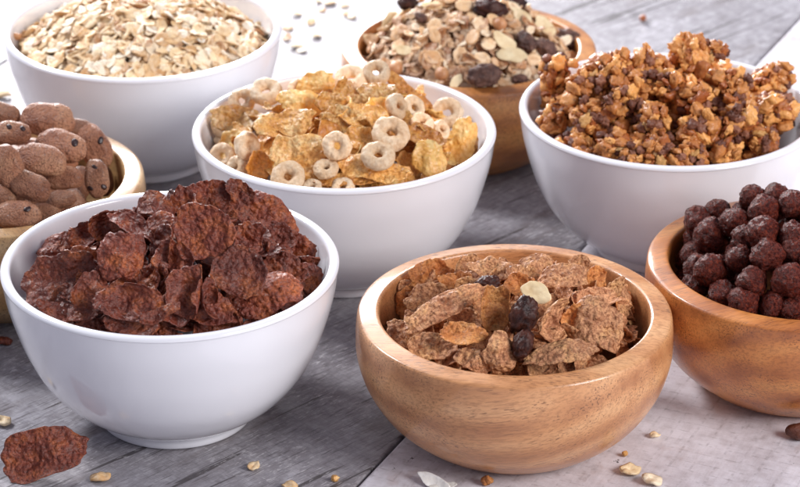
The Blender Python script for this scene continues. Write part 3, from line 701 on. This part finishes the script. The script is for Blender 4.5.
# ------------------------------------------------------------------ granola clusters
LV = {'o': [lump(ICO3, s*3.1, [(1.2, .55), (2.6, .38), (6, .22), (12, .10)])[0]*np.array([1.15, .9, .62]) for s in range(10)],
      'b': [lump(ICO3, s*4.7, [(1.3, .6), (3, .4), (8, .15)])[0] for s in range(4)],
      'c': [lump(ICO3, s*6.1, [(1.3, .6), (3.2, .4)])[0]*np.array([1.1, .9, .6]) for s in range(4)]}
F2 = ICO3[1]
def rrot(rg): return np.array(Matrix.Rotation(rg.uniform(0, 6.28), 3, Vector((rg.gauss(0, 1), rg.gauss(0, 1), rg.gauss(0, 1))).normalized()))
def cluster_mesh(seed, mixp, sx=(1, .8, .75)):
    rg = random.Random(seed*13+5); V = []; Fc = []; MI = []; T = []; off = 0; n = 56
    for i in range(n):
        z = 1-2*(i+.5)/n; a = i*2.39996; rr = math.sqrt(1-z*z)
        d = Vector((rr*math.cos(a), rr*math.sin(a), z))
        shape = 1+.62*noise.noise(d*1.3+Vector((seed*3.3, 0, 0)))
        rad = rg.choice((1.06, 1, .86, .7))*shape
        ty = 'o' if rg.random() < mixp else ('b' if rg.random() < .8 else 'c')
        # kinds come in patches
        if noise.noise(d*1.6+Vector((0, seed*2.2, 0))) > .30+.6*(mixp-.5): ty = 'b'
        sz = rg.choice((.16, .22, .28, .34, .40))*rg.uniform(.9, 1.1) if ty != 'c' else rg.uniform(.22, .38)
        if ty == 'b': sz = rg.uniform(.21, .27)
        v = LV[ty][rg.randrange(len(LV[ty]))]@rrot(rg).T*sz+np.array([d.x*sx[0], d.y*sx[1], d.z*sx[2]])*rad*.92
        V.append(v); Fc += [(a_+off, b_+off, c_+off) for a_, b_, c_ in F2]; MI += [{'o': 0, 'b': 1, 'c': 2}[ty]]*len(F2); off += len(v); T += [rg.random()]*len(v)
    v = ICO3[0]*np.array(sx)*.62; V.append(v); Fc += [(a_+off, b_+off, c_+off) for a_, b_, c_ in ICO3[1]]; MI += [1]*len(ICO3[1]); T += [.1]*len(v)
    me = mesh('granola_cluster', np.concatenate(V), Fc, [M['gran_o'], M['gran_b'], M['gran_c']], MI); me.attributes.new('tint', 'FLOAT', 'POINT').data.foreach_set('value', T); return me
GM = [cluster_mesh(s, (.92, .75, .6, .85, .68, .8, .9, .7)[s]) for s in range(8)]
G_ = [(556,76,46,0),(540,98,36,3),(548,122,40,2),(571,148,42,3),(592,82,46,1),(618,68,50,3),(592,116,48,4),(624,104,48,7),(652,72,50,1),(688,60,50,6),(712,52,34,4),(616,146,44,5),
      (652,122,46,2),(656,152,44,4),(690,98,52,3),(700,130,54,5),(732,90,46,0),(762,84,46,6),(792,80,44,1),(738,122,50,7),(772,112,52,0),(800,112,46,2),(690,156,42,1),(726,150,44,3),(764,142,42,4),(630,160,36,0),(585,158,34,1),
      (668,88,46,3),(640,84,44,5)]
gl = row_label([g[:2] for g in G_], (138, 110, 86, 70), 'orange and brown granola cluster, %s in the %s row from the front')
for i, (px, py, w, mi) in enumerate(G_):
    p = on_heap('D', px, py, -.1); s = w/px_cm(p)/2*.82
    o = obj('granola_cluster', GM[mi], None, p, Matrix(rrot(rnd).tolist()).to_quaternion(), s); keep_in(o, 'D'); tag(o, gl[i], 'granola cluster', 'granola clusters on top of the heap')
bx, by, _ = BW['D']
for i in range(46):
    r = 5.0*math.sqrt((i+.5)/46); a = i*2.39996+.5; x, y = bx+r*math.cos(a), by+r*math.sin(a)
    z = heap_z('D', x, y)-rnd.uniform(1.0, 1.6)+(.6 if x > 17 else 0)
    o = obj('granola_cluster', GM[i % 8], None, (x, y, z), Matrix(rrot(rnd).tolist()).to_quaternion(), rnd.uniform(.8, 1.05)*(.8 if r > 4.4 else 1)); keep_in(o, 'D')
    tag(o, 'granola cluster half buried between the others in its white bowl', 'granola cluster', 'buried granola clusters')

# ------------------------------------------------------------------ oats
def oat_arr(seed, w=.86, h=.62):
    rg = random.Random(seed); o = seed*3.7; seg, rings = 20, 5; P = [(0, 0)]
    for i in range(1, rings+1):
        for k in range(seg):
            a = 2*math.pi*k/seg; r = 1+.10*noise.noise(Vector((math.cos(a)*1.6+o, math.sin(a)*1.6, 0)))*2
            P.append((i/rings*r*math.cos(a)*w/2, i/rings*r*math.sin(a)*h/2))
    P = np.array(P); c = rg.uniform(-.25, .25)
    Z = np.array([c*(x*x)+.5*c*y*y+.07*noise.noise(Vector((x*3+o, y*3, 0)))-.035*math.exp(-(y/.05)**2)*(abs(x) < w*.4) for x, y in P])
    f = [(0, 1+k, 1+(k+1) % seg) for k in range(seg)]
    for i in range(1, rings):
        for k in range(seg):
            a, b = 1+(i-1)*seg+k, 1+(i-1)*seg+(k+1) % seg; f.append((a, a+seg, b+seg, b))
    n = len(P); uu = np.concatenate([[0], np.repeat(np.arange(1, rings+1)/rings, seg)]); th = .05*(1-.6*uu**3)
    v = np.concatenate([np.stack([P[:, 0], P[:, 1], Z+th], 1), np.stack([P[:, 0], P[:, 1], Z-th], 1)])
    ff = f+[tuple(n+i for i in reversed(q)) for q in f]; b0 = 1+(rings-1)*seg
    for k in range(seg): ff.append((b0+k, b0+k+n, b0+(k+1) % seg+n, b0+(k+1) % seg))
    return v, ff
OA = [oat_arr(s, *(((.86, .62), (.95, .6), (.8, .66), (.7, .5), (.6, .42), (1.0, .72))[s % 6])) for s in range(12)]
OM = [mesh('rolled_oat', v, f, [M['oat']]) for v, f in OA]
OT = [mesh('toasted_oat', v, f, [M['oat_toast']]) for v, f in OA]
def oat_spots(k, n, rmax, seed, zj, tilt, zoff=0., vis=True, ymin=-22):
    rg = random.Random(seed); bx, by, _ = BW[k]; out = []
    while len(out) < n:
        r = rmax*math.sqrt(rg.random()); a = rg.uniform(0, 6.283); x, y = bx+r*math.cos(a), by+r*math.sin(a)
        z = heap_z(k, x, y)+zoff+rg.uniform(-zj, zj)
        if vis:
            pp = to_px(x, y, z)
            if pp[1] < ymin or pp[0] < -12: continue
        nn = heap_n(k, x, y)+Vector((rg.gauss(0, tilt), rg.gauss(0, tilt), 0)); out.append(((x, y, z), nn, rg.uniform(0, 6.28), rg.uniform(.82, 1.12)))
    return out
def mass(name, spots, arrs, mat, label, cat, group, seed):
    rg = random.Random(seed); V = []; Fc = []; T = []; off = 0
    for (x, y, z), nn, ro, s in spots:
        v, f = arrs[rg.randrange(len(arrs))]; m = np.array(basis(nn, ro).to_matrix())
        V.append(v@m.T*s+np.array([x, y, z])); Fc += [tuple(i+off for i in q) for q in f]; off += len(v); T += [rg.random()]*len(v)
    me = mesh(name, np.concatenate(V), Fc, [mat]); at = me.attributes.new('tint', 'FLOAT', 'POINT'); at.data.foreach_set('value', T)
    return tag(obj(name, me), label, cat, group, 'stuff')
for i, (p, nn, ro, s) in enumerate(oat_spots('B', 300, 6.1, 3, .10, .33, .12)):
    tag(obj('rolled_oat', OM[i % 12], None, p, basis(nn, ro), s), 'pale rolled oat flake on the heap in the back left white bowl', 'oat flake', 'rolled oats on top of the oat heap')
mass('rolled_oats', oat_spots('B', 1000, 6.25, 5, .14, .4, -.08, ymin=-60)+oat_spots('B', 900, 6.3, 6, .08, .15, -.34, ymin=-90), OA, M['oat_mass'], 'mass of pale rolled oats filling the back left white bowl', 'oats', None, 8)
for L, px, py, s in (('orange dried fruit bit on top of the oats near the top edge', 143, 4, .30), ('small orange dried fruit bit at the right of the oats', 259, 32, .26), ('small orange dried fruit bit at the left of the oats', 17, 36, .2)):
    p = on_heap('B', px, py, -.4); o = obj('fruit_bit', mesh('fruit_bit', LV['o'][int(px) % 8]*s, F2, [M['nut']]), None, p, None, 1.2); tag(o, L, 'dried fruit')

# muesli: toasted oats, almond slices, raisins, nuts
for i, (p, nn, ro, s) in enumerate(oat_spots('H', 210, 5.1, 21, .2, .5, .15)):
    tag(obj('toasted_oat', OT[i % 12], None, p, basis(nn, ro), s*.98), 'toasted oat flake in the muesli of the back wooden bowl', 'oat flake', 'toasted oats in the muesli')
for i, (p, nn, ro, s) in enumerate(oat_spots('H', 90, 5.3, 23, .1, .4, -.2, ymin=-60)):
    tag(obj('toasted_oat', OT[i % 12], None, p, basis(nn, ro), s*1.), 'toasted oat flake in the muesli of the back wooden bowl', 'oat flake', 'toasted oats in the muesli')
mass('toasted_oats', oat_spots('H', 700, 5.3, 29, .12, .35, -.25, ymin=-90), OA, M['oat_mass_toast'], 'mass of toasted oats filling the back wooden bowl beneath the raisins', 'oats', None, 9)
RD = [raisin_mesh(s+5, 'raisin_dusty') for s in range(3)]
for L, px, py, w, ro, bk in (('large dusty raisin low at the front right of the muesli', 484, 76, 50, -10, -.9), ('dusty raisin at the right edge of the muesli', 568, 40, 44, 24, -.4), ('dark raisin at the muesli top, right of centre', 490, 10, 46, 10, -.5),
        ('dusty raisin between almond slices at the right of the muesli', 526, 42, 36, 60, -.5), ('raisin left of the dusty right edge raisin', 545, 47, 34, 30, -.5), ('dark raisin at the upper left of the muesli', 408, 3, 30, 0, -.2),
        ('small raisin low beneath the big muesli raisin', 520, 80, 24, 0, -.1), ('small raisin in the left half of the muesli', 421, 18, 20, 30, -.2), ('raisin at the muesli top edge', 515, 3, 36, 30, -.1)):
    p = on_heap('H', px, py, bk); s = w/px_cm(p)/1.75
    o = obj('raisin', RD[int(px) % 3] if 'dusty' in L or 'small' in L else RS[int(px) % 3], None, p, basis(nrm(0, 60), -R(ro)), s); tag(o, L, 'raisin', 'raisins in the muesli')
SM = [slice_mesh(s+30, 1.25, .72, .10, 'almond', 'almond_slice') for s in range(4)]
for i, (L, px, py, w, az, el, ro) in enumerate((
        ('cream almond slice at the left end of the muesli', 374, 40, 26, -10, 40, 10), ('curved yellow almond slice at the upper left of the muesli', 390, 22, 28, 20, 30, -60), ('white almond slice near the muesli centre', 403, 50, 20, 0, 40, 0),
        ('almond slice lying right of the muesli centre', 512, 55, 34, 0, 50, 14), ('almond slice slanting above the big dusty raisin', 505, 42, 30, 0, 44, 40), ('almond slice standing by the upper right raisin', 522, 17, 26, 10, 40, 34),
        ('yellow almond slice against the right wall of the muesli bowl', 545, 27, 30, 0, 40, 40), ('pale almond slice at the front of the muesli', 456, 82, 20, 0, 40, -50), ('small almond slice near the top centre of the muesli', 432, 6, 22, 0, 60, 0))):
    p = on_heap('H', px, py, -.6); o = obj('almond_slice', SM[i % 4], None, p, basis(nrm(az, el), -R(ro)), w/px_cm(p)/1.42); tag(o, L, 'almond slice', 'almond slices in the muesli')
NMv, NMf = lump(ICO3, 2.2, [(1.2, .12), (4, .05)]); NUT = mesh('hazelnut', NMv*.45, NMf, [M['nut']])
for L, px, py in (('round hazelnut at the front centre of the muesli', 442, 74), ('half hidden hazelnut at the front left of the muesli', 396, 68), ('hazelnut at the upper right of the muesli', 500, 24)):
    p = on_heap('H', px, py, -.5); tag(obj('hazelnut', NUT, None, p, None, .8), L, 'hazelnut', 'hazelnuts in the muesli')

# ------------------------------------------------------------------ loose bits on the table
p = on_table(44, 462, .45); me = flake_mesh('chocolate_flake', rnd, 3.7, 2.3, M['choc'], curl=.62, fold=.5, axis=1.5, crumple=.12, jag=.06, bite=.15)
tag(obj('chocolate_flake', me, None, (p[0]+.05, p[1]-.2, .75), basis(nrm(-6, 46), R(20))), 'curled chocolate flake lying alone on the table at bottom left', 'cereal flake')
LO = [('pale oat flake on the grey table at the left edge', 4, 423, .8, 30), ('round oat flake on the table right of the loose chocolate flake', 100, 479, .85, 0), ('small oat grain on the table below the front white bowl', 253, 467, .65, -60),
      ('oat flake cut by the bottom edge below the front white bowl', 290, 487, .85, 10), ('oat flake nearest to the front wooden bowl, bottom right', 655, 436, .72, -10), ('oat flake on the whitewashed plank, left of the notched pair', 630, 472, .85, 0),
      ('oat flake at the bottom edge of the whitewashed plank', 652, 482, 1.0, 20), ('blurred oat flake on the table left of the white bowl of oats', 3, 96, 1.0, 0)]
for i, (L, px, py, s, ro) in enumerate(LO):
    q = on_table(px, py, .08); q[2] = .13; tag(obj('oat_flake', OM[i], None, q, basis((rnd.uniform(-.15, .15), -.12, 1), -R(ro)), (s*1.05, s*1.15, s*2.)), L, 'oat flake', 'oat flakes spilled on the table')
for i, (px, py) in enumerate(((296, 14), (311, 22), (287, 38), (322, 10), (345, 6), (330, 3), (302, 50), (352, 16), (288, 28), (318, 1), (346, 14), (296, 46), (316, 36))):
    q = on_table(px, py, .08); q[2] = .13; tag(obj('oat_flake', OM[i % 12], None, q, basis((rnd.uniform(-.2, .2), rnd.uniform(-.2, .2), 1), rnd.uniform(0, 6)), .9), 'blurred oat flake on the bright table between the two back bowls', 'oat flake', 'oat flakes spilled behind the bowls')
def crumb(name, L, px, py, s, mat, cat, sq=(1, 1, 1)):
    q = on_table(px, py, s*.6); tag(obj(name, mesh(name, lump(ICO3, px*.37, [(1.3, .35), (3.2, .2), (7, .1)])[0]*s*np.array(sq), ICO3[1], [M[mat]]), None, q, None), L, cat)
crumb('corn_crumb', 'tiny squarish golden crumb on the grey table below the front bowls', 335, 479, .17, 'corn', 'crumb', (1, .9, .8))
crumb('oat_crumb', 'tiny oat crumb beside the front wooden bowl', 625, 455, .12, 'gran_c', 'crumb')
crumb('bran_crumb', 'small rust brown crumb at the bottom edge before the wooden bowl', 487, 482, .24, 'bran_orange', 'crumb', (1, .8, .9))
crumb('chocolate_crumb', 'chocolate crumb on the table at the left edge', 4, 341, .28, 'choc', 'crumb', (1.2, .9, .6))
crumb('pecan_bit', 'brown nut piece on the table at the right edge', 798, 434, .42, 'gran_b', 'nut piece', (1.2, .9, .8))
crumb('golden_crumb', 'small orange crumb on the far table behind the granola', 643, 20, .2, 'gran_o', 'crumb')
q = on_table(434, 482, .2); o = obj('coconut_shaving', slice_mesh(77, 1.5, .55, .05, 'coconut', 'coconut_shaving'), None, q, basis(nrm(-20, 50), R(-30))); tag(o, 'white coconut shaving at the bottom edge before the wooden bowl', 'coconut')
q = on_table(443, 486, .15); o = obj('coconut_shaving', slice_mesh(78, 1.1, .4, .05, 'coconut', 'coconut_shaving'), None, q, basis(nrm(10, 70), R(10))); tag(o, 'flat white coconut shaving lying right of the other one', 'coconut')

# every loose piece rests on the planks
for o in [o for o in COL.objects if o.type == 'MESH' and not o.parent and o.name.split('.')[0] in ('chocolate_flake', 'oat_flake', 'corn_crumb', 'oat_crumb', 'bran_crumb', 'chocolate_crumb', 'pecan_bit', 'golden_crumb', 'coconut_shaving') and o.location.z < .011]:
    v = np.empty(len(o.data.vertices)*3); o.data.vertices.foreach_get('co', v); v = v.reshape(-1, 3)
    m = np.array(Matrix.LocRotScale(Vector(), o.rotation_quaternion if o.rotation_mode == 'QUATERNION' else o.rotation_euler, o.scale))[:3, :3]
    o.location.z = -float((v@m.T)[:, 2].min())+.00005

# ------------------------------------------------------------------ table
def board(x0, x1, y0, y1, th, ns=2):
    b = .10; V = []; Fc = []
    prof = [(x0, -th), (x0, -b), (x0+b*.3, -b*.3), (x0+b, 0), (x1-b, 0), (x1-b*.3, -b*.3), (x1, -b), (x1, -th)]
    for y in (y0, y1): V += [(x, y, z) for x, z in prof]
    n = len(prof)
    for j in range(n-1): Fc.append((j, j+1, n+j+1, n+j))
    Fc += [tuple(range(n-1, -1, -1)), tuple(range(n, 2*n))]
    return V, Fc
a0, a1 = on_table(355, 487), on_table(800, 18); ang = math.atan2(a1[0]-a0[0], a1[1]-a0[1])
V = []; Fc = []; MI = []
Wd = 38.
for i, (x0, x1, mi) in enumerate(((-3*Wd, -2*Wd, 1), (-2*Wd, -Wd, 0), (-Wd, 0, 0), (0, Wd, 1), (Wd, 2*Wd, 0), (2*Wd, 3*Wd, 1))):
    v, f = board(x0+.07, x1-.07, -70, 210, 2.2); o_ = len(V); V += v; Fc += [tuple(k+o_ for k in q) for q in f]; MI += [mi]*len(f)
o_ = len(V); V += [(-3*Wd, -70, -2), (3*Wd, -70, -2), (3*Wd, 210, -2), (-3*Wd, 210, -2)]; Fc.append((o_, o_+1, o_+2, o_+3)); MI.append(2)
me = mesh('table_top', V, Fc, [M['plank_grey'], M['plank_white'], M['gap']], MI, smooth=False)
o = obj('table_top', me, None, (a0[0], a0[1], 0)); o.rotation_euler = (0, 0, -ang); tag(o, 'weathered grey and whitewashed plank table top', None, None, 'structure')

# ------------------------------------------------------------------ light
def area(name, loc, target, size, power, col, sy=None):
    l = bpy.data.lights.new(name, 'AREA'); l.shape = 'RECTANGLE'; l.size = size; l.size_y = sy or size; l.energy = power; l.color = col
    o = bpy.data.objects.new(name, l); COL.objects.link(o); o.location = loc
    o.rotation_euler = (Vector(target)-Vector(loc)).to_track_quat('-Z', 'Y').to_euler(); return o
area('window_light', (-.50, 3.0, .66), (0, 1.1, 0), .9, 66, (1, .985, 1), .85)
area('left_light', (-1.1, 1.9, 1.35), (0, 1.1, .05), .42, 31, (.97, .97, 1))
area('front_light', (1.35, .05, 1.0), (0, 1.1, .05), .8, 34, (1, .975, .97))
w = bpy.data.worlds.new('World'); sc.world = w; w.use_nodes = True
w.node_tree.nodes['Background'].inputs[0].default_value = (.74, .78, 1, 1); w.node_tree.nodes['Background'].inputs[1].default_value = .37
sc.view_settings.view_transform = 'Standard'; sc.view_settings.look = 'None'; sc.view_settings.exposure = 0; sc.view_settings.gamma = 1
